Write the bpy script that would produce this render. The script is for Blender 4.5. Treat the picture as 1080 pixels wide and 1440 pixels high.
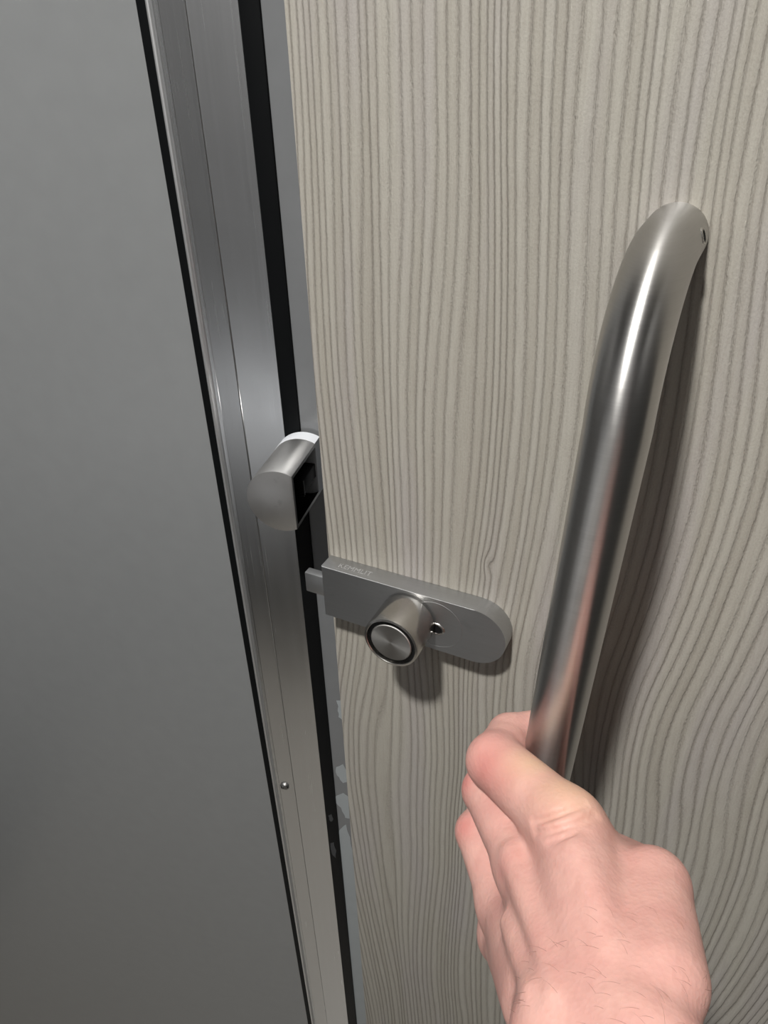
import bpy, bmesh, math, random
import numpy as np
from mathutils import Vector, Matrix

random.seed(7)
for o in list(bpy.data.objects):
    bpy.data.objects.remove(o, do_unlink=True)
S = bpy.context.scene
COL = S.collection

# ------------------------------------------------------------------ camera, world, exposure
# x runs right along the door face, y into the door, z up; the door face is y = 0
ZC = 1.62                      # eye height of the camera
CAM = Vector((0.0, -0.295, ZC))
cam = bpy.data.cameras.new('camera')
cam.sensor_fit = 'VERTICAL'
cam.sensor_height = 36.0
cam.lens = 1082.0 / 1440.0 * 36.0
cam.clip_start = 0.01
cam_o = bpy.data.objects.new('camera', cam)
COL.objects.link(cam_o)
right = Vector((0.89562, 0.44409, -0.02533)).normalized()
fwd = Vector((-0.38393, 0.74302, -0.54819)).normalized()
up = right.cross(fwd).normalized()
right = fwd.cross(up).normalized()
cam_o.matrix_world = Matrix(((right.x, up.x, -fwd.x, CAM.x),
                             (right.y, up.y, -fwd.y, CAM.y),
                             (right.z, up.z, -fwd.z, CAM.z),
                             (0, 0, 0, 1)))
S.camera = cam_o

S.view_settings.view_transform = 'Standard'
S.view_settings.look = 'None'
S.view_settings.gamma = 1.0
S.view_settings.use_curve_mapping = False
S.view_settings.exposure = 0.0

world = bpy.data.worlds.new('world')
S.world = world
world.use_nodes = True
world.node_tree.nodes['Background'].inputs[0].default_value = (0.75, 0.80, 0.85, 1)
world.node_tree.nodes['Background'].inputs[1].default_value = 0.03

LAMP_MAIN = 1020.0        # the downlight over the cubicle
LAMP_FILL = 30.0        # unseen downlights added beyond the door as fill


# ------------------------------------------------------------------ helpers
def link(name, mesh, mat=None, parent=None, loc=None, rot=None, smooth=False):
    o = bpy.data.objects.new(name, mesh)
    COL.objects.link(o)
    if mat:
        mesh.materials.append(mat)
    if parent:
        o.parent = parent
    if loc is not None:
        o.location = loc
    if rot is not None:
        o.rotation_euler = rot
    if smooth:
        for p in mesh.polygons:
            p.use_smooth = True
    return o


def to_mesh(bm, name):
    bmesh.ops.recalc_face_normals(bm, faces=bm.faces)
    me = bpy.data.meshes.new(name)
    bm.to_mesh(me)
    bm.free()
    return me


def sharp(me, deg=35):
    """smooth shading that keeps edges above an angle crisp"""
    for p in me.polygons:
        p.use_smooth = True
    me.set_sharp_from_angle(angle=math.radians(deg))


def box(bm, x0, x1, y0, y1, z0, z1):
    vs = [bm.verts.new(c) for c in ((x0, y0, z0), (x1, y0, z0), (x1, y1, z0), (x0, y1, z0),
                                    (x0, y0, z1), (x1, y0, z1), (x1, y1, z1), (x0, y1, z1))]
    for f in ((0, 1, 2, 3), (4, 5, 6, 7), (0, 1, 5, 4), (1, 2, 6, 5), (2, 3, 7, 6), (3, 0, 4, 7)):
        bm.faces.new([vs[i] for i in f])


def box_obj(name, mat, ext, parent=None, bevel=0.0, seg=2):
    bm = bmesh.new()
    box(bm, *ext)
    if bevel:
        bmesh.ops.bevel(bm, geom=bm.edges[:], offset=bevel, segments=seg, affect='EDGES', profile=0.5)
    me = to_mesh(bm, name)
    if bevel:
        sharp(me, 40)
    return link(name, me, mat, parent)


def prism(pts, a0, a1, axis='y', bevel=0.0, seg=2):
    """extrude a closed 2-D outline; axis 'y' takes (x,z) points, axis 'z' takes (x,y) points"""
    bm = bmesh.new()
    def v(p, a):
        return (p[0], a, p[1]) if axis == 'y' else (p[0], p[1], a)
    A = [bm.verts.new(v(p, a0)) for p in pts]
    B = [bm.verts.new(v(p, a1)) for p in pts]
    bm.faces.new(A)
    bm.faces.new(B)
    n = len(pts)
    for i in range(n):
        bm.faces.new((A[i], A[(i + 1) % n], B[(i + 1) % n], B[i]))
    if bevel:
        caps = [e for e in bm.edges if len(e.link_faces) == 2 and any(len(f.verts) > 4 for f in e.link_faces)]
        bmesh.ops.bevel(bm, geom=caps, offset=bevel, segments=seg, affect='EDGES', profile=0.5)
    return bm


def lathe(profile, n=64):
    """revolve (radius, y) pairs round the y axis"""
    bm = bmesh.new()
    rings = []
    for r, y in profile:
        if r < 1e-7:
            rings.append([bm.verts.new((0, y, 0))])
        else:
            rings.append([bm.verts.new((r * math.cos(2 * math.pi * i / n), y, r * math.sin(2 * math.pi * i / n))) for i in range(n)])
    for a, b in zip(rings, rings[1:]):
        for i in range(n):
            j = (i + 1) % n
            if len(a) == 1 and len(b) == 1:
                continue
            if len(a) == 1:
                bm.faces.new((a[0], b[i], b[j]))
            elif len(b) == 1:
                bm.faces.new((a[i], a[j], b[0]))
            else:
                bm.faces.new((a[i], a[j], b[j], b[i]))
    return bm


def tube(path, r, n=48, cap=True):
    bm = bmesh.new()
    rings = []
    side = Vector((1, 0, 0))
    for i, p in enumerate(path):
        p = Vector(p)
        a = Vector(path[max(i - 1, 0)])
        b = Vector(path[min(i + 1, len(path) - 1)])
        t = (b - a).normalized()
        s = (side - t * side.dot(t)).normalized()
        q = t.cross(s)
        rr = r[i] if isinstance(r, (list, tuple)) else r
        rings.append([bm.verts.new(p + (s * math.cos(2 * math.pi * k / n) + q * math.sin(2 * math.pi * k / n)) * rr) for k in range(n)])
    bm.verts.index_update()
    for a, b in zip(rings, rings[1:]):
        for k in range(n):
            bm.faces.new((a[k], a[(k + 1) % n], b[(k + 1) % n], b[k]))
    uv = bm.loops.layers.uv.new('length')
    for f in bm.faces:
        for lp in f.loops:
            i = lp.vert.index
            lp[uv].uv = (i // n / len(rings), (i % n) / n)
        k = [lp[uv].uv.y for lp in f.loops]
        if max(k) - min(k) > 0.5:
            for lp in f.loops:
                if lp[uv].uv.y < 0.5:
                    lp[uv].uv.y += 1.0
    if cap:
        bm.faces.new(rings[0])
        bm.faces.new(rings[-1])
    return bm


class NT:
    """tiny node-graph writer"""
    def __init__(self, name):
        self.m = bpy.data.materials.new(name)
        self.m.use_nodes = True
        self.t = self.m.node_tree
        self.b = self.t.nodes['Principled BSDF']

    def n(self, kind, **kw):
        nd = self.t.nodes.new(kind)
        for k, v in kw.items():
            setattr(nd, k, v)
        return nd

    def put(self, sock, v):
        if isinstance(v, bpy.types.NodeSocket):
            self.t.links.new(v, sock)
        elif isinstance(v, (tuple, list)) and len(v) == 3 and sock.type == 'RGBA':
            sock.default_value = (*v, 1)
        else:
            sock.default_value = v

    def math(self, op, a, b=0.0, c=0.0, clamp=False):
        nd = self.n('ShaderNodeMath', operation=op, use_clamp=clamp)
        for s, v in zip(nd.inputs, (a, b, c)):
            self.put(s, v)
        return nd.outputs[0]

    def coord(self, kind='Object'):
        return self.n('ShaderNodeTexCoord').outputs[kind]

    def scale(self, vec, sc, off=(0, 0, 0)):
        nd = self.n('ShaderNodeMapping')
        self.put(nd.inputs['Vector'], vec)
        nd.inputs['Scale'].default_value = sc
        nd.inputs['Location'].default_value = off
        return nd.outputs[0]

    def noise(self, vec, sc=1.0, detail=2.0, rough=0.5):
        nd = self.n('ShaderNodeTexNoise')
        self.put(nd.inputs['Vector'], vec)
        nd.inputs['Scale'].default_value = sc
        nd.inputs['Detail'].default_value = detail
        nd.inputs['Roughness'].default_value = rough
        return nd.outputs['Fac']

    def ramp(self, fac, stops, interp='LINEAR'):
        nd = self.n('ShaderNodeValToRGB')
        nd.color_ramp.interpolation = interp
        el = nd.color_ramp.elements
        while len(el) > 1:
            el.remove(el[-1])
        el[0].position = stops[0][0]
        c = stops[0][1]
        el[0].color = (*c, 1) if isinstance(c, tuple) else (c, c, c, 1)
        for p, c in stops[1:]:
            e = el.new(p)
            e.color = (*c, 1) if isinstance(c, tuple) else (c, c, c, 1)
        self.put(nd.inputs[0], fac)
        return nd.outputs[0]

    def mix(self, fac, a, b, mode='MIX'):
        nd = self.n('ShaderNodeMix', data_type='RGBA', blend_type=mode)
        self.put(nd.inputs[0], fac)
        self.put(nd.inputs[6], a)
        self.put(nd.inputs[7], b)
        return nd.outputs[2]

    def bump(self, height, strength, dist):
        nd = self.n('ShaderNodeBump')
        self.put(nd.inputs['Height'], height)
        nd.inputs['Strength'].default_value = strength
        nd.inputs['Distance'].default_value = dist
        self.t.links.new(nd.outputs[0], self.b.inputs['Normal'])

    def set(self, **kw):
        names = dict(color='Base Color', rough='Roughness', metal='Metallic', spec='Specular IOR Level', aniso='Anisotropic',
                     emit='Emission Color', power='Emission Strength', sss='Subsurface Weight', coat='Coat Weight', coat_rough='Coat Roughness')
        for k, v in kw.items():
            self.put(self.b.inputs[names[k]], v)
        return self


def plain(name, color, rough=0.5, metal=0.0, **kw):
    m = NT(name)
    v = m.noise(m.coord(), 60, 3)
    c = m.mix(v, tuple(x * 0.94 for x in color), tuple(min(1, x * 1.06) for x in color))
    m.set(color=c, rough=rough, metal=metal, **kw)
    return m.m


# ------------------------------------------------------------------ materials
def wood_material():
    m = NT('grey_wood_grain')
    co = m.coord()
    sep = m.n('ShaderNodeSeparateXYZ')
    m.put(sep.inputs[0], co)
    x, z = sep.outputs[0], sep.outputs[2]
    # the rings wander slowly with height, and a little more in a few places
    w1 = m.noise(m.scale(co, (6.0, 0.0, 2.0), (3.1, 0, 1.7)), 1.0, 1.0)
    w2 = m.noise(m.scale(co, (22.0, 0.0, 5.5), (0.4, 0, 5.2)), 1.0, 1.0)
    w3 = m.noise(m.scale(co, (120.0, 0.0, 30.0)), 1.0, 1.0)
    u = m.math('ADD', x, m.math('MULTIPLY', m.math('SUBTRACT', w1, 0.5), 0.060))
    u = m.math('ADD', u, m.math('MULTIPLY', m.math('SUBTRACT', w2, 0.5), 0.0045))
    u = m.math('ADD', u, m.math('MULTIPLY', m.math('SUBTRACT', w3, 0.5), 0.0007))
    # uneven ring widths: the ring count rises at a varying pace along u
    comb = m.n('ShaderNodeCombineXYZ')
    m.put(comb.inputs[0], u)
    pace = m.noise(comb.outputs[0], 50.0, 1.0)
    pace2 = m.noise(comb.outputs[0], 14.0, 1.0)
    ph = m.math('MULTIPLY', u, 255.0)
    ph = m.math('ADD', ph, m.math('MULTIPLY', pace, 2.5))
    ph = m.math('ADD', ph, m.math('MULTIPLY', pace2, 6.0))
    # broad flame figures where the rings part and close again: centre x, half width, strength, upper and lower end
    for x0, w, a, za, zb, soft in ((-0.152, 0.016, 2.1, ZC - 0.34, ZC - 0.56, 0.13), (0.020, 0.026, 1.9, ZC - 0.02, ZC - 0.60, 0.30),
                                   (-0.112, 0.008, 0.8, ZC - 0.10, ZC - 0.22, 0.12), (-0.060, 0.014, 0.9, ZC - 0.40, ZC - 0.60, 0.14)):
        th = m.math('TANH', m.math('DIVIDE', m.math('SUBTRACT', u, x0), w))
        hi = m.n('ShaderNodeMapRange', interpolation_type='SMOOTHSTEP')
        m.put(hi.inputs[0], z)
        hi.inputs[1].default_value, hi.inputs[2].default_value = za + soft * 0.5, za - soft * 0.5
        lo = m.n('ShaderNodeMapRange', interpolation_type='SMOOTHSTEP')
        m.put(lo.inputs[0], z)
        lo.inputs[1].default_value, lo.inputs[2].default_value = zb - soft, zb + soft * 0.5
        ph = m.math('SUBTRACT', ph, m.math('MULTIPLY', m.math('MULTIPLY', th, a), m.math('MULTIPLY', hi.outputs[0], lo.outputs[0])))
    # one small pin knot above the lock
    kx2 = m.math('POWER', m.math('DIVIDE', m.math('SUBTRACT', x, -0.0954), 0.0028), 2.0)
    kz2 = m.math('POWER', m.math('DIVIDE', m.math('SUBTRACT', z, ZC - 0.234), 0.0065), 2.0)
    kn = m.math('EXPONENT', m.math('MULTIPLY', m.math('ADD', kx2, kz2), -1.0))
    ph = m.math('ADD', ph, m.math('MULTIPLY', kn, 0.8))
    fz = m.noise(m.scale(co, (700.0, 0.0, 260.0)), 1.0, 2.0, 0.7)
    ph = m.math('ADD', ph, m.math('MULTIPLY', m.math('SUBTRACT', fz, 0.5), 0.22))
    fr = m.math('FRACT', ph)
    # one ring: pale early wood darkening slowly to the late wood line, then a quick step back
    ring = m.ramp(fr, [(0.0, 0.36), (0.16, 0.88), (0.38, 1.0), (0.60, 0.86), (0.78, 0.52), (0.90, 0.14), (1.0, 0.36)], 'EASE')
    relief = m.ramp(fr, [(0.0, 0.55), (0.16, 0.95), (0.45, 1.0), (0.78, 0.75), (0.93, 0.0), (1.0, 0.50)], 'EASE')
    # how strong each line is changes from ring to ring and along it
    fl = m.math('FLOOR', ph)
    comb2 = m.n('ShaderNodeCombineXYZ')
    m.put(comb2.inputs[0], fl)
    m.put(comb2.inputs[2], m.math('MULTIPLY', z, 3.0))
    st = m.noise(comb2.outputs[0], 1.37, 1.0)
    wn = m.n('ShaderNodeTexWhiteNoise', noise_dimensions='1D')
    m.put(wn.inputs['W'], fl)
    fib = m.noise(m.scale(co, (900.0, 0.0, 60.0)), 1.0, 4.0, 0.6)
    grit = m.noise(m.scale(co, (1.0, 1.0, 0.55)), 1500.0, 3.0, 0.7)
    pale = m.mix(wn.outputs['Value'], (0.350, 0.328, 0.282), (0.402, 0.381, 0.334))
    tint = m.noise(m.scale(co, (40.0, 0.0, 5.0), (2, 0, 9)), 1.0, 2.0)
    pale = m.mix(m.ramp(tint, [(0.48, 0.0), (0.72, 1.0)]), pale, (0.372, 0.345, 0.330))
    dark = (0.200, 0.180, 0.152)
    k = m.math('MULTIPLY', m.math('SUBTRACT', 1.0, ring), m.ramp(st, [(0.28, 0.22), (0.66, 0.85)]))
    c = m.mix(k, pale, dark)
    c = m.mix(m.math('MULTIPLY', m.ramp(fib, [(0.35, 1.0), (0.6, 0.0)]), 0.20), c, (0.20, 0.17, 0.14))
    c = m.mix(m.math('MULTIPLY', m.ramp(grit, [(0.35, 0.0), (0.7, 1.0)]), 0.20), c, (0.56, 0.53, 0.48))
    h = m.math('ADD', relief, m.math('MULTIPLY', fib, 0.22))
    h = m.math('ADD', h, m.math('MULTIPLY', grit, 0.30))
    m.set(color=c, rough=0.62, spec=0.35)
    m.bump(h, 0.7, 0.0008)
    return m.m


def brushed(name, color, rough, aniso=0.0, stretch=(30, 30, 900), scratch=0.06, wear=0.0, rot=0.25, axis='Z'):
    m = NT(name)
    co = m.coord()
    br = m.noise(m.scale(co, stretch), 1.0, 3.0, 0.6)
    blot = m.noise(co, 25.0, 2.0)
    c = m.mix(br, tuple(v * 0.90 for v in color), tuple(min(1, v * 1.06) for v in color))
    if wear:
        sp = m.noise(co, 140.0, 3.0)
        c = m.mix(m.math('MULTIPLY', m.ramp(sp, [(0.62, 0.0), (0.72, 1.0)]), wear), c, tuple(v * 0.55 for v in color))
    r = m.math('ADD', rough - scratch * 0.5, m.math('MULTIPLY', br, scratch))
    r = m.math('ADD', r, m.math('MULTIPLY', m.math('SUBTRACT', blot, 0.5), 0.06))
    m.set(color=c, rough=r, metal=1.0, aniso=aniso)
    if aniso:
        tg = m.n('ShaderNodeTangent', direction_type='UV_MAP', uv_map='length') if axis == 'UV' else m.n('ShaderNodeTangent', direction_type='RADIAL', axis=axis)
        m.t.links.new(tg.outputs[0], m.b.inputs['Tangent'])
        m.b.inputs['Anisotropic Rotation'].default_value = rot
    m.bump(br, 0.06, 0.0002)
    return m.m


def skin_material():
    m = NT('skin')
    co = m.coord()
    mott = m.noise(co, 55.0, 3.0)
    mott2 = m.noise(co, 200.0, 2.0)
    c = m.mix(m.ramp(mott, [(0.35, 0.0), (0.65, 1.0)]), (0.600, 0.318, 0.275), (0.665, 0.380, 0.325))
    c = m.mix(m.math('MULTIPLY', m.ramp(mott2, [(0.5, 0.0), (0.7, 1.0)]), 0.25), c, (0.52, 0.26, 0.215))
    at = m.n('ShaderNodeAttribute', attribute_name='flush')
    c = m.mix(m.math('MULTIPLY', at.outputs['Fac'], 0.72), c, (0.55, 0.185, 0.165))
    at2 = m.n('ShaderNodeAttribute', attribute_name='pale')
    c = m.mix(m.math('MULTIPLY', at2.outputs['Fac'], 0.8), c, (0.70, 0.455, 0.305))  # yellowish lamp light on the index side, mixed into the skin colour
    vor = m.n('ShaderNodeTexVoronoi')
    m.put(vor.inputs['Vector'], co)
    vor.inputs['Scale'].default_value = 620.0
    fine = m.noise(m.scale(co, (300, 300, 300)), 1.0, 4.0)
    h = m.math('ADD', m.math('MULTIPLY', vor.outputs['Distance'], 0.6), fine)
    m.set(color=c, rough=0.52, spec=0.35, sss=0.18)
    m.b.inputs['Subsurface Radius'].default_value = (1.0, 0.35, 0.2)
    m.b.inputs['Subsurface Scale'].default_value = 0.004
    m.bump(h, 0.28, 0.0006)
    return m.m


def emitter(name, power):
    m = NT(name)
    m.set(color=(0.9, 0.9, 0.9), emit=(1.0, 0.985, 0.955), power=power)
    return m.m


M_WOOD = wood_material()
M_EDGE = plain('door_edge_band', (0.30, 0.27, 0.22), 0.6)
M_STEEL = brushed('brushed_steel', (0.56, 0.55, 0.53), 0.27, 0.0, (40, 40, 900), 0.10)
M_TUBE = brushed('brushed_steel_tube', (0.54, 0.53, 0.515), 0.31, 0.85, (60, 60, 2500), 0.06, axis='UV', rot=0.0)
M_KNOB = brushed('turned_steel', (0.56, 0.54, 0.51), 0.22, 0.0, (60, 2500, 60), 0.10)
M_CAP = brushed('turned_steel_cap', (0.60, 0.59, 0.57), 0.36, 0.65, (200, 200, 200), 0.04, rot=0.0, axis='Y')
M_PLATE = brushed('satin_steel_plate', (0.46, 0.465, 0.47), 0.47, 0.0, (40, 900, 900), 0.10, 0.12)
M_KEEPER = brushed('satin_steel_keeper', (0.70, 0.69, 0.68), 0.40, 0.0, (60, 60, 60), 0.10, 0.25)
M_ALU = brushed('satin_aluminium', (0.80, 0.81, 0.82), 0.25, 0.0, (900, 900, 3), 0.10)
M_BEAD = brushed('bright_aluminium', (0.85, 0.855, 0.86), 0.50, 0.0, (900, 900, 3), 0.06)
M_BLACK = plain('black_rubber', (0.004, 0.0045, 0.005), 0.5, spec=0.12)
M_DARK = plain('black_plastic', (0.006, 0.006, 0.0065), 0.45, spec=0.3)
M_WHITE = plain('white_plastic', (0.80, 0.82, 0.86), 0.4)
M_PANEL = plain('grey_panel', (0.245, 0.252, 0.255), 0.30, spec=0.8)
M_STRIP = plain('grey_strip', (0.185, 0.19, 0.195), 0.16)
M_FLAKE = plain('peeling_film', (0.35, 0.375, 0.385), 0.5)
M_SMUDGE = plain('grey_smudge', (0.045, 0.047, 0.05), 0.6)
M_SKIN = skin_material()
M_WALL = plain('painted_wall', (0.20, 0.20, 0.203), 0.6)
M_PART = plain('dark_partition', (0.05, 0.05, 0.05), 0.45)
M_LEFT = plain('grey_partition', (0.13, 0.13, 0.13), 0.5)
M_CEIL = plain('dark_ceiling', (0.12, 0.12, 0.12), 0.8)
M_FLOOR = plain('grey_floor', (0.36, 0.335, 0.30), 0.45)
M_HOUSE = plain('lamp_rim', (0.75, 0.75, 0.75), 0.4)


def structure(o, label=None):
    o['kind'] = 'structure'
    if label:
        o['label'] = label
    return o


# ------------------------------------------------------------------ the room round the cubicle
structure(box_obj('floor', M_FLOOR, (-2.2, 2.2, -2.2, 1.7, -0.05, 0.0)), 'plain grey floor of the washroom')
structure(box_obj('ceiling', M_CEIL, (-2.2, 2.2, -2.2, 1.7, 2.72, 2.77)), 'dark ceiling of the washroom')
structure(box_obj('wall_back', M_WALL, (-2.2, 2.2, -1.35, -1.30, 0.0, 2.72)), 'pale wall at the back of the cubicle')
structure(box_obj('wall_far', M_WALL, (-2.2, 2.2, 1.65, 1.70, 0.0, 2.72)), 'pale wall facing the cubicle door')
structure(box_obj('wall_left', M_LEFT, (-1.12, -1.10, -1.30, 0.10, 0.10, 2.20)), 'grey partition on the left of the cubicle')
structure(box_obj('wall_right', M_PART, (0.62, 0.64, -1.30, 0.03, 0.10, 2.20)), 'dark grey partition on the right of the cubicle')


structure(box_obj('reflector_ledge', M_WHITE, (-1.10, -0.38, -1.30, -0.98, 0.55, 0.82), bevel=0.004), 'white ledge added at the back wall to reflect in the frame')  # unseen ledge, added to throw a bright band onto the aluminium frame


# ------------------------------------------------------------------ the lamps
def downlight(x, y, power, label):
    root = bpy.data.objects.new('ceiling_light', None)
    COL.objects.link(root)
    root.location = (x, y, 2.719)
    root['label'] = label
    root['category'] = 'ceiling light'
    root['group'] = 'downlights in the ceiling'
    bm = lathe([(0.060, 0.0), (0.079, 0.0), (0.079, -0.010), (0.073, -0.014), (0.061, -0.010), (0.060, 0.0)], 48)
    bmesh.ops.rotate(bm, verts=bm.verts, cent=(0, 0, 0), matrix=Matrix.Rotation(math.radians(90), 3, 'X'))
    link('rim', to_mesh(bm, 'rim'), M_HOUSE, root, smooth=True)
    bm = lathe([(0.0, -0.006), (0.060, -0.006)], 48)
    bmesh.ops.rotate(bm, verts=bm.verts, cent=(0, 0, 0), matrix=Matrix.Rotation(math.radians(90), 3, 'X'))
    link('diffuser', to_mesh(bm, 'diffuser'), emitter('lamp_diffuser', power), root)
    return root


downlight(-0.14, -0.80, LAMP_MAIN, 'round white downlight in the ceiling above the cubicle')
downlight(-1.30, 0.95, LAMP_FILL, 'added fill downlight beyond the cubicle door on the left')  # this lamp and the next are added for fill, out of view
downlight(0.90, 0.95, LAMP_FILL, 'added fill downlight beyond the cubicle door on the right')


# ------------------------------------------------------------------ the door with its handle and lock
DX0, DX1 = -0.1885, 0.50
door = box_obj('door_1', M_WOOD, (DX0, DX1, 0.0, 0.018, 0.15, 2.25), bevel=0.0006)
structure(door, 'grey wood grain door with steel handle and lock')


def P(x, y, z):
    """camera-relative millimetres to scene metres"""
    return Vector((x / 1000.0, y / 1000.0 - 0.295, ZC + z / 1000.0))


# pull handle: a bent tube, 63 mm off the door
def handle_path():
    xt, xb, y, zt, zb, R = -0.0340, -0.0450, -0.063, ZC - 0.0695, ZC - 0.4095, 0.046
    pts = [(xt, 0.0005, zt), (xt, -0.006, zt)]
    k = 20
    for i in range(k + 1):
        a = math.radians(90) * i / k
        pts.append((xt, y + R - R * math.sin(a) - (0.0), zt - R + R * math.cos(a)))
    for i in range(1, 20):
        s = i / 20
        pts.append((xt + (xb - xt) * s, y, (zt - R) * (1 - s) + (zb + R) * s))
    for i in range(k + 1):
        a = math.radians(90) * i / k
        pts.append((xb, y + R - R * math.cos(a), zb + R - R * math.sin(a)))
    pts += [(xb, -0.006, zb), (xb, 0.0005, zb)]
    return pts


me = to_mesh(tube(handle_path(), 0.0111), 'door_handle')
sharp(me, 50)
handle = link('door_handle', me, M_TUBE, door)
handle['label'] = 'brushed steel tube pull handle bent in to the door'
# set screw hole near the top end, on the right-hand side
bm = lathe([(0.0019, 0.0), (0.0024, -0.0003), (0.0019, -0.0006), (0.0014, 0.0006), (0.0, 0.0008)], 20)
me = to_mesh(bm, 'set_screw')
sd = Vector((math.cos(math.radians(20)), 0, math.sin(math.radians(20))))
scr = link('set_screw', me, M_DARK, handle, loc=Vector((-0.0340, -0.0140, ZC - 0.0695)) + sd * 0.0109, smooth=True)
scr.rotation_euler = sd.to_track_quat('-Y', 'Z').to_euler()
bm = lathe([(0.0019, -0.0003), (0.0024, -0.0006), (0.0028, -0.0002), (0.0029, 0.0004)], 20)
ring = link('screw_rim', to_mesh(bm, 'screw_rim'), M_STEEL, handle, loc=scr.location, smooth=True)
ring.rotation_euler = scr.rotation_euler

# lock: a D-ended block with knob, bolt and emergency release disc
LZ = ZC - 0.2729
LH = 0.0175
LX0, LX1 = -0.1865, -0.0795
pts = [(LX0, LZ - LH), (LX1 - LH, LZ - LH)]
for i in range(1, 32):
    a = -math.pi / 2 + math.pi * i / 32
    pts.append((LX1 - LH + LH * math.cos(a), LZ + LH * math.sin(a)))
pts += [(LX1 - LH, LZ + LH), (LX0, LZ + LH)]
me = to_mesh(prism(pts, 0.0, -0.0113, 'y', 0.0004, 2), 'door_lock')
sharp(me, 30)
lock = link('door_lock', me, M_PLATE, door)
lock['label'] = 'satin steel lock body with rounded end'
KX = -0.1335
bm = lathe([(0.0, -0.0110), (0.0135, -0.0110), (0.0135, -0.0126), (0.0152, -0.0126), (0.01535, -0.0132), (0.01535, -0.0330), (0.01500, -0.0338),
            (0.01400, -0.0341), (0.01370, -0.0338), (0.01350, -0.0315), (0.01130, -0.0315)], 72)
me = to_mesh(bm, 'knob')
sharp(me, 30)
knob = link('knob', me, M_KNOB, lock, loc=(KX, 0, LZ))
knob['label'] = 'round turned steel thumb turn'
bm = lathe([(0.01350, -0.0317), (0.01130, -0.0317)], 64)
link('knob_groove', to_mesh(bm, 'knob_groove'), M_DARK, lock, loc=(KX, -0.0001, LZ))
bm = lathe([(0.0115, -0.0312), (0.0115, -0.0333), (0.0111, -0.0337), (0.0, -0.0337)], 64)
me = to_mesh(bm, 'knob_cap')
sharp(me, 30)
link('knob_cap', me, M_CAP, lock, loc=(KX, 0, LZ))
b = box_obj('latch_bolt', M_PLATE, (LX0 - 0.0135, LX0 + 0.004, -0.0085, -0.0030, LZ - 0.0068, LZ + 0.0068), lock, 0.0007)
b['label'] = 'square steel latch bolt'
# engraved maker's name on the top of the lock body
cu = bpy.data.curves.new('engraving', 'FONT')
cu.body = 'KEMMLIT'
cu.size = 0.0050
cu.extrude = 0.00004
en = bpy.data.objects.new('engraving', cu)
COL.objects.link(en)
cu.materials.append(plain('etched_steel', (0.52, 0.52, 0.52), 0.6, 0.8))
en.parent = lock
en.location = (LX0 + 0.0085, -0.0082, LZ + LH + 0.00003)
# disc of the emergency release and its pierced slot
DXC = -0.1180
bm = lathe([(0.0143, -0.0111), (0.0146, -0.01145), (0.0150, -0.01145), (0.0153, -0.0111)], 64)
link('disc_seam', to_mesh(bm, 'disc_seam'), M_PLATE, lock, loc=(DXC, 0, LZ), smooth=True)
bm = lathe([(0.0, -0.0115), (0.0030, -0.0115)], 20)
for v in bm.verts:
    v.co.x *= 1.35
link('release_slot', to_mesh(bm, 'release_slot'), M_DARK, lock, loc=(-0.1180, 0, LZ - 0.0025))
bm = lathe([(0.0028, -0.0114), (0.0031, -0.0120), (0.0037, -0.0117), (0.0040, -0.0113)], 24)
for v in bm.verts:
    v.co.x *= 1.35
link('slot_rim', to_mesh(bm, 'slot_rim'), M_STEEL, lock, loc=(-0.1180, 0, LZ - 0.0025), smooth=True)


# ------------------------------------------------------------------ the aluminium frame on the left
TA = math.radians(11.658)
TO = P(-308.92, 388.69, 0)
prof = [(-23.2, 3), (-23.0, 0.2), (-17.6, 0.2), (-17.2, -0.1), (-16.4, -0.1), (-16.2, 0.1),
        (-0.7, -1.5), (-0.35, -2.0), (0.0, -2.15), (0.35, -2.0), (0.7, -1.7), (30.2, -1.7), (30.7, -1.3), (30.7, 40), (-23.2, 40)]
me = to_mesh(prism([(a / 1000, c / 1000) for a, c in prof], 0.0, 2.60, 'z'), 'trim_1')
trim = link('trim_1', me, M_ALU, loc=(TO.x, TO.y, 0), rot=(0, 0, TA))
structure(trim, 'satin aluminium frame profile beside the door')


def in_frame(name, mat, x0, x1, y0, y1, z0=0.0, z1=2.60, bevel=0.0, parent=None):
    return box_obj(name, mat, (x0 / 1000, x1 / 1000, y0 / 1000, y1 / 1000, z0, z1), parent or trim, bevel)


o = in_frame('panel_gasket', M_BLACK, -29.0, -23.1, -0.6, 20)
o['label'] = 'thin black gasket along the grey panel'
o = in_frame('rubber_seal', M_BLACK, 30.6, 42.3, -2.4, 20, bevel=0.0006)
o['label'] = 'broad black rubber seal strip'
o = in_frame('jamb_strip', M_STRIP, 42.2, 78, -0.5, 30)
o['label'] = 'glossy grey strip beside the seal'
bead = [(-22.9, 0.4)] + [(-21.4 - 1.5 * math.cos(math.pi * i / 12), -1.2 - 1.5 * math.sin(math.pi * i / 12)) for i in range(13)] + [(-19.9, 0.4)]
me = to_mesh(prism([(a / 1000, c / 1000) for a, c in bead], 0.0, 2.60, 'z'), 'frame_bead')
sharp(me, 40)
o = link('frame_bead', me, M_BEAD, trim)
o['label'] = 'bright rounded bead along the gasket'
# screw in the frame
bm = lathe([(0.0, -0.0026), (0.0020, -0.0025), (0.0037, -0.0017), (0.0046, -0.0004), (0.0046, 0.001)], 24)
fs = link('frame_screw', to_mesh(bm, 'frame_screw'), M_STEEL, trim, loc=(-0.0104, -0.0009, ZC - 0.641), smooth=True)
b = box_obj('screw_slot', M_DARK, (-0.0030, 0.0030, -0.00272, -0.0014, -0.0005, 0.0005), fs)

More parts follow.
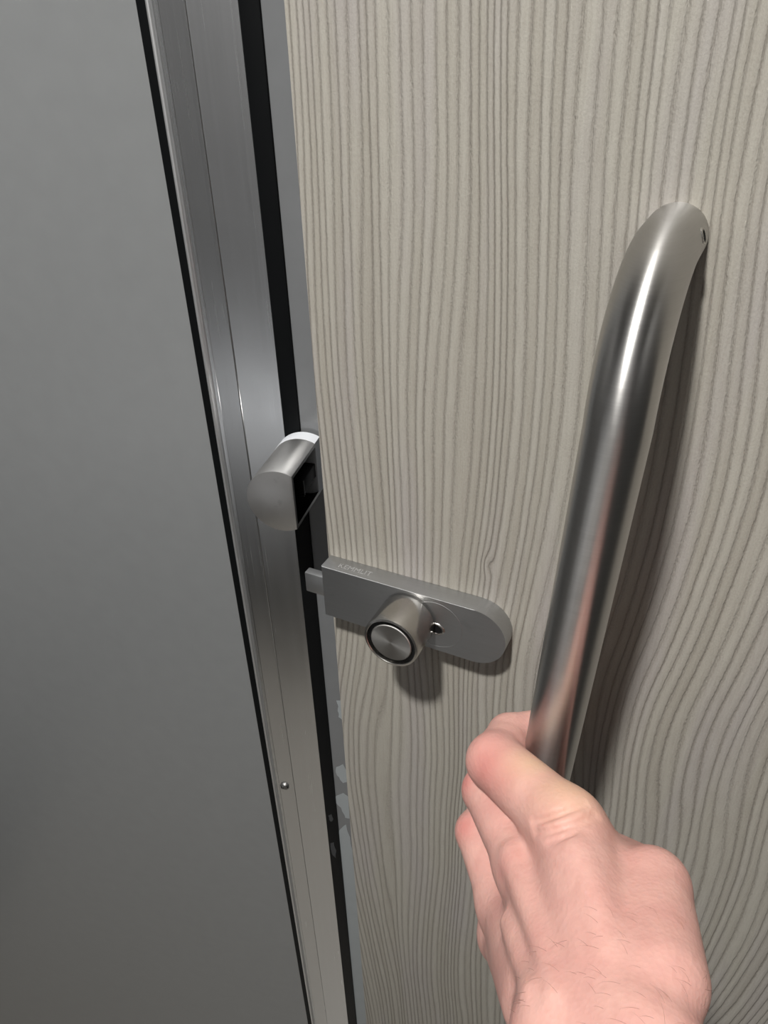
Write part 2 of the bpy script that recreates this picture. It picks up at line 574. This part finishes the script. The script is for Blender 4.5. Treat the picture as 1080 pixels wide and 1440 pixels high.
panel = box_obj('wall_front', M_PANEL, (-0.80, -0.0289, 0.0003, 0.028, 0.0, 2.60))
panel.location = (TO.x, TO.y, 0)
panel.rotation_euler = (0, 0, TA)
structure(panel, 'smooth grey panel left of the aluminium frame')

# keeper on the frame: a D-shaped steel cap with an open side, on a white ring
kx = (-167.4 + 224) / 1000           # flat side
kz = ZC - 0.2643
KR, KC = 0.0226, 0.0103              # radius, centre to flat
ky0, ky1 = (385.1 - 443.1) / 1000, -0.0130


def dshape(R, c, n=40, flat=True):
    a0 = math.acos(max(-1, min(1, c / R)))
    return [(kx - KC + R * math.cos(a0 + (2 * math.pi - 2 * a0) * i / n), kz + R * math.sin(a0 + (2 * math.pi - 2 * a0) * i / n)) for i in range(n + 1)]


def keeper_mesh():
    bm = bmesh.new()
    T = 0.0022
    out = dshape(KR, KC)
    inn = dshape(KR - T, KC)
    n = len(out)
    # curved shell: outer wall, inner wall, open mouth on the flat side, thick front cap
    def ring(pts, y):
        return [bm.verts.new((p[0], y, p[1])) for p in pts]
    o0, o1 = ring(out, ky0), ring(out, ky1)
    i0, i1 = ring(inn, ky0 + T), ring(inn, ky1)
    for i in range(n - 1):
        bm.faces.new((o0[i], o0[i + 1], o1[i + 1], o1[i]))
        bm.faces.new((i0[i], i0[i + 1], i1[i + 1], i1[i])).material_index = 1
        bm.faces.new((o1[i], o1[i + 1], i1[i + 1], i1[i]))
    bm.faces.new(o0)
    bm.faces.new(i0).material_index = 1
    bm.faces.new((o0[0], o1[0], i1[0], i0[0]))
    bm.faces.new((o0[-1], o1[-1], i1[-1], i0[-1]))
    bm.faces.new((o0[0], i0[0], i0[-1], o0[-1]))
    ed = [e for e in bm.edges if e.verts[0] in o0 and e.verts[1] in o0]
    bmesh.ops.recalc_face_normals(bm, faces=bm.faces)
    bmesh.ops.bevel(bm, geom=ed, offset=0.0005, segments=2, affect='EDGES', profile=0.5)
    return bm


me = to_mesh(keeper_mesh(), 'keeper')
sharp(me, 32)
keeper = link('keeper', me, M_KEEPER, trim)
keeper.data.materials.append(M_DARK)
keeper['label'] = 'half round steel keeper with an open side'
ringpts = dshape(KR + 0.0002, KC)
me = to_mesh(prism(ringpts, ky1 - 0.0002, -0.0035, 'y'), 'white_collar')
sharp(me, 35)
wc = link('white_collar', me, M_WHITE, keeper)
nk = link('collar_neck', to_mesh(prism(dshape(KR - 0.003, KC - 0.002), -0.0036, -0.0004, 'y'), 'collar_neck'), M_DARK, keeper)
wc['label'] = 'white plastic ring behind the keeper'
# inside: black liner and bracket
b = box_obj('liner', M_DARK, (kx - 0.0215, kx - 0.0185, ky0 + 0.0023, ky1, kz - 0.016, kz + 0.016), keeper)
b = box_obj('strike_block', M_DARK, (kx - 0.0185, kx - 0.0012, ky0 + 0.020, ky0 + 0.047, kz - 0.006, kz + 0.0045), keeper, 0.0006)
bm = bmesh.new()
box(bm, kx - 0.0014, kx - 0.0008, ky0 + 0.0205, ky0 + 0.0213, kz - 0.006, kz + 0.0045)
box(bm, kx - 0.0170, kx - 0.0008, ky0 + 0.0192, ky0 + 0.0202, kz - 0.0066, kz - 0.0060)
link('bracket_lip', to_mesh(bm, 'bracket_lip'), plain('worn_steel', (0.25, 0.25, 0.25), 0.4, 1.0), keeper)
bm = tube([(kx - 0.008, ky0 + 0.050, kz + 0.0195), (kx - 0.008, ky0 + 0.050, kz + 0.012), (kx - 0.008, ky0 + 0.0495, kz + 0.009)], [0.0016, 0.0016, 0.0008], 12)
link('fixing_prong', to_mesh(bm, 'fixing_prong'), plain('dull_plastic', (0.22, 0.22, 0.22), 0.5), keeper, smooth=True)


# peeling film on the strip, low down beside the door edge
def flake(pts, parent, y):
    for amp in (1.1, 0.6):                      # ragged outline
        q = []
        for a, b in zip(pts, pts[1:] + pts[:1]):
            L = min(math.hypot(b[0] - a[0], (b[1] - a[1]) * 1000), 12.0) * 0.10 * amp
            q += [a, ((a[0] + b[0]) / 2 + random.uniform(-L, L), (a[1] + b[1]) / 2 + random.uniform(-L, L) / 1000)]
        pts = q
    bm = bmesh.new()
    A = [bm.verts.new((p[0] / 1000, y, ZC + p[1])) for p in pts]
    f = bm.faces.new(A)
    r = bmesh.ops.extrude_face_region(bm, geom=[f])
    for v in r['geom']:
        if isinstance(v, bmesh.types.BMVert):
            v.co.y -= 0.00025
    return link('film_flake', to_mesh(bm, 'film_flake'), M_SMUDGE if y < -0.002 else M_FLAKE, parent)


flake([(45.65, -0.596), (52.82, -0.5897), (55.61, -0.5988), (55.33, -0.6147), (51.24, -0.6174), (47.75, -0.6098), (44.8, -0.6034)], trim, -0.0004)
flake([(42.95, -0.6394), (50.38, -0.6325), (55.73, -0.6368), (54.94, -0.6711), (50.23, -0.6711), (48.06, -0.6624), (46.98, -0.6565), (42.27, -0.6503)], trim, -0.0004)
flake([(42.65, -0.6947), (50.65, -0.6822), (55.18, -0.7237), (57.17, -0.8097), (61.82, -0.8883), (64.44, -0.9764), (63.93, -1.098), (40.67, -1.1113), (39.4, -0.9891), (39.53, -0.9071), (40.51, -0.7937), (40.43, -0.7571), (38.62, -0.7436), (40.81, -0.7289), (38.6, -0.7161)], trim, -0.0004)
flake([(51.46, -0.5051), (56.09, -0.504), (55.32, -0.5285), (52.17, -0.5257), (51.95, -0.5184)], trim, -0.0004)
flake([(33.33, -0.671), (36.72, -0.6667), (38.3, -0.6741), (35.83, -0.6801), (33.95, -0.6772)], trim, -0.0023)
flake([(32.31, -0.7172), (36.78, -0.7139), (38.09, -0.7271), (36.76, -0.7414), (33.56, -0.7374), (32.27, -0.7275)], trim, -0.0023)



# ------------------------------------------------------------------ the hand
FINGERS = [
    [[[-23.6, 188.2, -261.1], [-60.2, 213.4, -272.4], 13.4, 12.4], [[-60.2, 213.4, -272.4], [-60.9, 235.8, -279.8], 11.6, 9.6], [[-60.9, 235.8, -279.8], [-44.0, 254.0, -283.0], 9.6, 8]],
    [[[-34.1, 179.9, -285.1], [-62.7, 212.3, -292.2], 12, 10.6], [[-62.7, 212.3, -292.2], [-63.0, 240.0, -304.0], 10.4, 9.3], [[-63.0, 240.0, -304.0], [-45.0, 254.0, -305.0], 9.3, 8]],
    [[[-41.3, 182.1, -320.8], [-65.0, 210.1, -320.9], 11.5, 9.8], [[-65.0, 210.1, -320.9], [-64.0, 240.0, -329.0], 9.8, 8.8], [[-64.0, 240.0, -329.0], [-46.0, 253.0, -328.0], 8.8, 7.5]],
    [[[-41.8, 186.9, -353.9], [-55.5, 211.3, -362.4], 10.5, 8.6], [[-55.5, 211.3, -362.4], [-59.0, 241.0, -358.0], 8.6, 7.6], [[-59.0, 241.0, -358.0], [-45.0, 252.0, -354.0], 7.6, 6.5]]]
THUMB = [
    [[16.8, 142.7, -254.3], [10.1, 179.1, -264.2], 15.6, 13.2],
    [[10.1, 179.1, -264.2], [-11.0, 216.0, -308.0], 12.5, 10],
    [[-11.0, 216.0, -308.0], [-20.0, 242.0, -338.0], 10, 8]]
PALM = [
    [[6.0, 135.8, -257.0], [-23.6, 188.2, -261.1], 14.5, 12.8],
    [[-0.5, 133.5, -264.9], [-34.1, 179.9, -285.1], 15, 12.2],
    [[-8.7, 133.3, -276.9], [-41.3, 182.1, -320.8], 14.5, 11.5],
    [[-14.1, 136.0, -289.4], [-41.8, 186.9, -353.9], 13.5, 10.8],
    [[7.7, 157.2, -270.2], [-11.0, 187.8, -270.4], 15, 11],
    [[17.1, 121.3, -254.1], [23.1, 41.4, -314.0], 15, 19],
    [[-4.8, 119.0, -267.9], [1.2, 39.1, -327.8], 14, 19],
    [[17.1, 121.3, -254.1], [-4.8, 119.0, -267.9], 15, 14],
    [[-15.4, 184.9, -318.8], [5.0, 159.3, -298.4], 13, 14]]
TENDONS = [
    [[[-39.5, 176.7, -276.1], [-36.7, 171.7, -274.4], 4.2, 4.1], [[-36.7, 171.7, -274.4], [-33.7, 166.5, -272.3], 4.1, 4.1], [[-33.7, 166.5, -272.3], [-30.5, 161.3, -270.1], 4.1, 4.0], [[-30.5, 161.3, -270.1], [-27.5, 156.2, -267.9], 4.0, 3.9], [[-27.5, 156.2, -267.9], [-24.4, 151.1, -265.5], 3.9, 3.8], [[-24.4, 151.1, -265.5], [-21.5, 146.1, -263.1], 3.8, 3.8], [[-21.5, 146.1, -263.1], [-18.7, 141.2, -260.8], 3.8, 3.7], [[-18.7, 141.2, -260.8], [-16.1, 136.5, -258.5], 3.7, 3.6], [[-16.1, 136.5, -258.5], [-13.8, 132.1, -256.6], 3.6, 3.5], [[-13.8, 132.1, -256.6], [-11.7, 128.0, -255.1], 3.5, 3.5], [[-11.7, 128.0, -255.1], [-10.0, 124.1, -253.9], 3.5, 3.4]],
    [[[-32.9, 155.2, -283.5], [-31.3, 152.3, -281.2], 3.6, 3.5], [[-31.3, 152.3, -281.2], [-29.8, 149.5, -279.0], 3.5, 3.5], [[-29.8, 149.5, -279.0], [-28.3, 146.8, -276.9], 3.5, 3.4], [[-28.3, 146.8, -276.9], [-26.8, 144.1, -274.9], 3.4, 3.3], [[-26.8, 144.1, -274.9], [-25.3, 141.4, -272.8], 3.3, 3.2], [[-25.3, 141.4, -272.8], [-23.9, 138.7, -270.9], 3.2, 3.2], [[-23.9, 138.7, -270.9], [-22.4, 136.1, -269.0], 3.2, 3.1], [[-22.4, 136.1, -269.0], [-21.0, 133.4, -266.9], 3.1, 3.0], [[-21.0, 133.4, -266.9], [-19.6, 130.6, -264.6], 3.0, 2.9], [[-19.6, 130.6, -264.6], [-18.2, 127.6, -261.8], 2.9, 2.9], [[-18.2, 127.6, -261.8], [-16.8, 124.4, -258.7], 2.9, 2.8]],
    [[[-15.7, 170.0, -250.6], [-13.7, 167.2, -250.0], 4.0, 3.9], [[-13.7, 167.2, -250.0], [-11.9, 164.4, -249.5], 3.9, 3.9], [[-11.9, 164.4, -249.5], [-10.1, 161.6, -248.9], 3.9, 3.8], [[-10.1, 161.6, -248.9], [-8.3, 158.7, -248.4], 3.8, 3.8], [[-8.3, 158.7, -248.4], [-6.6, 155.8, -247.9], 3.8, 3.7], [[-6.6, 155.8, -247.9], [-5.0, 153.0, -247.6], 3.7, 3.7], [[-5.0, 153.0, -247.6], [-3.5, 150.3, -247.5], 3.7, 3.6], [[-3.5, 150.3, -247.5], [-2.0, 147.5, -247.4], 3.6, 3.6], [[-2.0, 147.5, -247.4], [-0.6, 144.7, -247.3], 3.6, 3.5], [[-0.6, 144.7, -247.3], [0.8, 141.9, -247.2], 3.5, 3.5], [[0.8, 141.9, -247.2], [2.2, 139.0, -247.0], 3.5, 3.4]]]
GROOVES = [
]
CREASES = [
    [[[-34.7, 179.5, -254.9], [-33.8, 179.5, -254.2], 1.4, 1.4], [[-33.8, 179.5, -254.2], [-32.7, 179.6, -253.3], 1.4, 1.3], [[-32.7, 179.6, -253.3], [-31.5, 179.8, -252.4], 1.3, 1.3], [[-31.5, 179.8, -252.4], [-30.2, 180.0, -251.1], 1.3, 1.3], [[-30.2, 180.0, -251.1], [-28.7, 180.4, -249.9], 1.3, 1.2], [[-28.7, 180.4, -249.9], [-27.2, 181.1, -248.8], 1.2, 1.2], [[-27.2, 181.1, -248.8], [-25.5, 182.0, -247.9], 1.2, 1.1], [[-25.5, 182.0, -247.9], [-23.8, 183.4, -247.2], 1.1, 1.1], [[-23.8, 183.4, -247.2], [-22.0, 185.0, -246.8], 1.1, 1.1], [[-22.0, 185.0, -246.8], [-20.1, 187.2, -246.7], 1.1, 1.0], [[-20.1, 187.2, -246.7], [-18.0, 189.8, -247.0], 1.0, 1.0]],
    [[[-32.8, 176.3, -256.0], [-30.9, 175.7, -253.9], 1.2, 1.2], [[-30.9, 175.7, -253.9], [-28.9, 175.5, -252.1], 1.2, 1.1], [[-28.9, 175.5, -252.1], [-26.9, 175.7, -250.7], 1.1, 1.1], [[-26.9, 175.7, -250.7], [-25.0, 176.4, -249.6], 1.1, 1.1], [[-25.0, 176.4, -249.6], [-23.1, 177.2, -248.5], 1.1, 1.1], [[-23.1, 177.2, -248.5], [-21.3, 178.4, -247.8], 1.1, 1.0], [[-21.3, 178.4, -247.8], [-19.6, 180.0, -247.5], 1.0, 1.0], [[-19.6, 180.0, -247.5], [-18.0, 181.7, -247.3], 1.0, 1.0], [[-18.0, 181.7, -247.3], [-16.6, 183.6, -247.4], 1.0, 1.0], [[-16.6, 183.6, -247.4], [-15.3, 185.8, -247.8], 1.0, 0.9], [[-15.3, 185.8, -247.8], [-14.3, 188.1, -248.5], 0.9, 0.9]],
    [[[-26.6, 171.9, -251.6], [-25.4, 172.2, -250.6], 1.0, 1.0], [[-25.4, 172.2, -250.6], [-24.3, 172.6, -249.7], 1.0, 1.0], [[-24.3, 172.6, -249.7], [-23.2, 173.1, -249.1], 1.0, 0.9], [[-23.2, 173.1, -249.1], [-22.2, 173.7, -248.6], 0.9, 0.9], [[-22.2, 173.7, -248.6], [-21.2, 174.4, -248.2], 0.9, 0.9], [[-21.2, 174.4, -248.2], [-20.3, 175.2, -247.8], 0.9, 0.9], [[-20.3, 175.2, -247.8], [-19.5, 175.9, -247.4], 0.9, 0.9], [[-19.5, 175.9, -247.4], [-18.7, 176.6, -247.1], 0.9, 0.9], [[-18.7, 176.6, -247.1], [-17.9, 177.5, -246.9], 0.9, 0.8], [[-17.9, 177.5, -246.9], [-17.2, 178.4, -246.8], 0.8, 0.8], [[-17.2, 178.4, -246.8], [-16.5, 179.3, -246.7], 0.8, 0.8]],
    [[[-19.5, 177.2, -246.6], [-18.8, 178.2, -246.7], 0.9, 0.9], [[-18.8, 178.2, -246.7], [-18.1, 179.2, -246.8], 0.9, 0.9], [[-18.1, 179.2, -246.8], [-17.4, 180.2, -247.0], 0.9, 0.9], [[-17.4, 180.2, -247.0], [-16.7, 181.3, -247.2], 0.9, 0.9], [[-16.7, 181.3, -247.2], [-16.1, 182.4, -247.6], 0.9, 0.9], [[-16.1, 182.4, -247.6], [-15.4, 183.4, -247.8], 0.9, 0.8], [[-15.4, 183.4, -247.8], [-14.8, 184.4, -248.0], 0.8, 0.8], [[-14.8, 184.4, -248.0], [-14.3, 185.4, -248.3], 0.8, 0.8], [[-14.3, 185.4, -248.3], [-13.7, 186.3, -248.6], 0.8, 0.8], [[-13.7, 186.3, -248.6], [-13.2, 187.4, -249.1], 0.8, 0.8], [[-13.2, 187.4, -249.1], [-12.7, 188.4, -249.6], 0.8, 0.8]]]
RED = [[[-59.2, 203.8, -264.2], 15], [[-50.2, 200.9, -263.6], 12], [[-71.3, 208.9, -287.1], 9], [[-71.1, 204.3, -311.7], 9], [[-36.7, 172.7, -276.5], 8]]
WRIST = [6.1, 120.1, -261.0]
HAND_AXIS = [-0.53, 0.787, -0.317]
LIT_SIDE = [[[-41.8, 206.4, -256.5], 15], [[-25.1, 194.3, -251.6], 17]]  # centres and radii of the lamp light painted on the index finger



def smin(a, b, k):
    h = np.maximum(k - np.abs(a - b), 0.0) / k
    return np.minimum(a, b) - h * h * (k * 0.25)


def smax(a, b, k):
    return -smin(-a, -b, k)


def cone(G, a, b, ra, rb):
    a = np.array(a, np.float32)
    ba = np.array(b, np.float32) - a
    px, py, pz = G[0] - a[0], G[1] - a[1], G[2] - a[2]
    h = np.clip((px * ba[0] + py * ba[1] + pz * ba[2]) / max(float(ba @ ba), 1e-6), 0, 1)
    return np.sqrt((px - h * ba[0]) ** 2 + (py - h * ba[1]) ** 2 + (pz - h * ba[2]) ** 2) - (ra + (rb - ra) * h)


def hand_field(G):
    d = None
    for c in PALM:
        e = cone(G, *c)
        d = e if d is None else smin(d, e, 10.0)
    t = None
    for c in THUMB:
        e = cone(G, *c)
        t = e if t is None else smin(t, e, 4.0)
    d = smin(d, t, 5.0)
    F = None
    for fi in FINGERS:
        e = None
        for c in fi:
            q = cone(G, *c)
            e = q if e is None else smin(e, q, 2.5)
        F = e if F is None else smin(F, e, 1.0)
    d = smin(d, F, 7.0)
    for group, k, cut in ((TENDONS, 5.0, False), (GROOVES, 4.0, True), (CREASES, 1.6, True)):
        for line in group:
            pts = np.array([c[0] for c in line] + [c[1] for c in line])
            m = max(max(c[2], c[3]) for c in line) + k + 3
            sl = []
            for i in range(3):
                ax = G[i].ravel()
                sl.append(slice(int(np.searchsorted(ax, pts[:, i].min() - m)), int(np.searchsorted(ax, pts[:, i].max() + m))))
            sub = (G[0][sl[0]], G[1][:, sl[1]], G[2][:, :, sl[2]])
            e = None
            for c in line:
                q = cone(sub, *c)
                e = q if e is None else np.minimum(e, q)
            v = d[tuple(sl)]
            d[tuple(sl)] = smax(v, -e, k) if cut else smin(v, e, k)
    return d


def surface_nets(lo, hi, h):
    nx, ny, nz = (int(math.ceil((hi[i] - lo[i]) / h)) + 1 for i in range(3))
    ax = [np.arange(n, dtype=np.float32) * h + lo[i] for i, n in enumerate((nx, ny, nz))]
    G = np.meshgrid(*ax, indexing='ij', sparse=True)
    D = hand_field(G).astype(np.float32)
    sg = D < 0
    corner = [(i, j, k) for i in (0, 1) for j in (0, 1) for k in (0, 1)]
    cnt = sum(sg[i:nx - 1 + i, j:ny - 1 + j, k:nz - 1 + k].astype(np.int8) for i, j, k in corner)
    cells = np.argwhere((cnt > 0) & (cnt < 8))
    idx = -np.ones((nx - 1, ny - 1, nz - 1), np.int64)
    idx[tuple(cells.T)] = np.arange(len(cells))
    acc = np.zeros((len(cells), 3))
    num = np.zeros(len(cells))
    for a in corner:
        for ax_i in range(3):
            if a[ax_i]:
                continue
            b = list(a)
            b[ax_i] = 1
            ca, cb = cells + np.array(a), cells + np.array(b)
            da, db = D[tuple(ca.T)], D[tuple(cb.T)]
            m = (da < 0) != (db < 0)
            s = np.where(m, da / np.where(m, da - db, 1), 0)
            acc[m] += (ca + (cb - ca) * s[:, None])[m]
            num[m] += 1
    V = acc / num[:, None] * h + np.array(lo)
    quads = []
    for axis in range(3):
        sl_a = [slice(None)] * 3
        sl_b = [slice(None)] * 3
        sl_a[axis] = slice(0, -1)
        sl_b[axis] = slice(1, None)
        A, B = sg[tuple(sl_a)], sg[tuple(sl_b)]
        e = np.argwhere(A != B)
        u, v = (axis + 1) % 3, (axis + 2) % 3
        e = e[(e[:, u] > 0) & (e[:, v] > 0) & (e[:, u] < (nx, ny, nz)[u] - 1) & (e[:, v] < (nx, ny, nz)[v] - 1)]
        ins = A[tuple(e.T)]
        du, dv = np.zeros(3, int), np.zeros(3, int)
        du[u] = 1
        dv[v] = 1
        q = np.stack([idx[tuple((e - du - dv).T)], idx[tuple((e - dv).T)], idx[tuple(e.T)], idx[tuple((e - du).T)]], 1)
        q[~ins] = q[~ins][:, ::-1]
        quads.append(q)
    return V, np.concatenate(quads)


def build_hand():
    allc = PALM + THUMB + [c for f in FINGERS for c in f]
    P0 = np.array([c[0] for c in allc] + [c[1] for c in allc])
    R = np.array([c[2] for c in allc] + [c[3] for c in allc])[:, None]
    lo = (P0 - R).min(0) - 6
    hi = (P0 + R).max(0) + 6
    V, Q = surface_nets(lo, hi, 1.0)
    flush = np.zeros(len(V))
    for p, r in RED:
        flush = np.maximum(flush, np.exp(-((V - np.array(p)) ** 2).sum(1) / (r * r * 0.5)))
    W = V / 1000.0 + np.array([0, -0.295, ZC])
    me = bpy.data.meshes.new('person')
    me.from_pydata(W.tolist(), [], Q.tolist())
    me.update()
    pale = np.zeros(len(V))  # weight of the painted lamp light
    for p, r in LIT_SIDE:
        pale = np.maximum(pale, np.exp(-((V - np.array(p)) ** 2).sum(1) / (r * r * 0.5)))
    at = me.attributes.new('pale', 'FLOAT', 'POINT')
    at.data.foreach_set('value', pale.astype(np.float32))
    at = me.attributes.new('flush', 'FLOAT', 'POINT')
    at.data.foreach_set('value', flush.astype(np.float32))
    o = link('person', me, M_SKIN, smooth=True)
    md = o.modifiers.new('relax', 'SMOOTH')
    md.factor = 0.5
    md.iterations = 1
    o['label'] = 'bare left hand and wrist gripping the steel door handle'
    o['category'] = 'person'
    return o


hand = build_hand()


def arm_hair(parent, n=190):
    """fine dark hairs on the back of the wrist"""
    me = parent.data
    c = P(*WRIST)
    eye = (CAM - c).normalized()
    pool = [v for v in me.vertices if (v.co - c).length < 0.050 and v.normal.dot(eye) > 0.35 and (v.co - c).dot(Vector(HAND_AXIS)) < 0.026]
    bm = bmesh.new()
    for v in random.sample(pool, n):
        nrm = v.normal
        d = Vector((-0.75, 0.15, -0.45)) + Vector((random.uniform(-.5, .5), random.uniform(-.5, .5), random.uniform(-.5, .5)))
        d = (d - nrm * d.dot(nrm)).normalized()
        L = random.uniform(0.003, 0.007)
        s = nrm.cross(d).normalized()
        rows = []
        for i in range(5):
            k = i / 4
            p = v.co + d * L * k + nrm * (0.0011 * math.sin(k * 2.4)) + s * (L * 0.18 * k * k)
            w = 0.000032 * (1 - 0.8 * k)
            rows.append([bm.verts.new(p + s * w), bm.verts.new(p - s * w), bm.verts.new(p + nrm * w * 1.5)])
        for a, b in zip(rows, rows[1:]):
            for i in range(3):
                bm.faces.new((a[i], a[(i + 1) % 3], b[(i + 1) % 3], b[i]))
    o = link('arm_hair', to_mesh(bm, 'arm_hair'), plain('brown_hair', (0.16, 0.085, 0.06), 0.5), parent)
    o['kind'] = 'stuff'


arm_hair(hand)
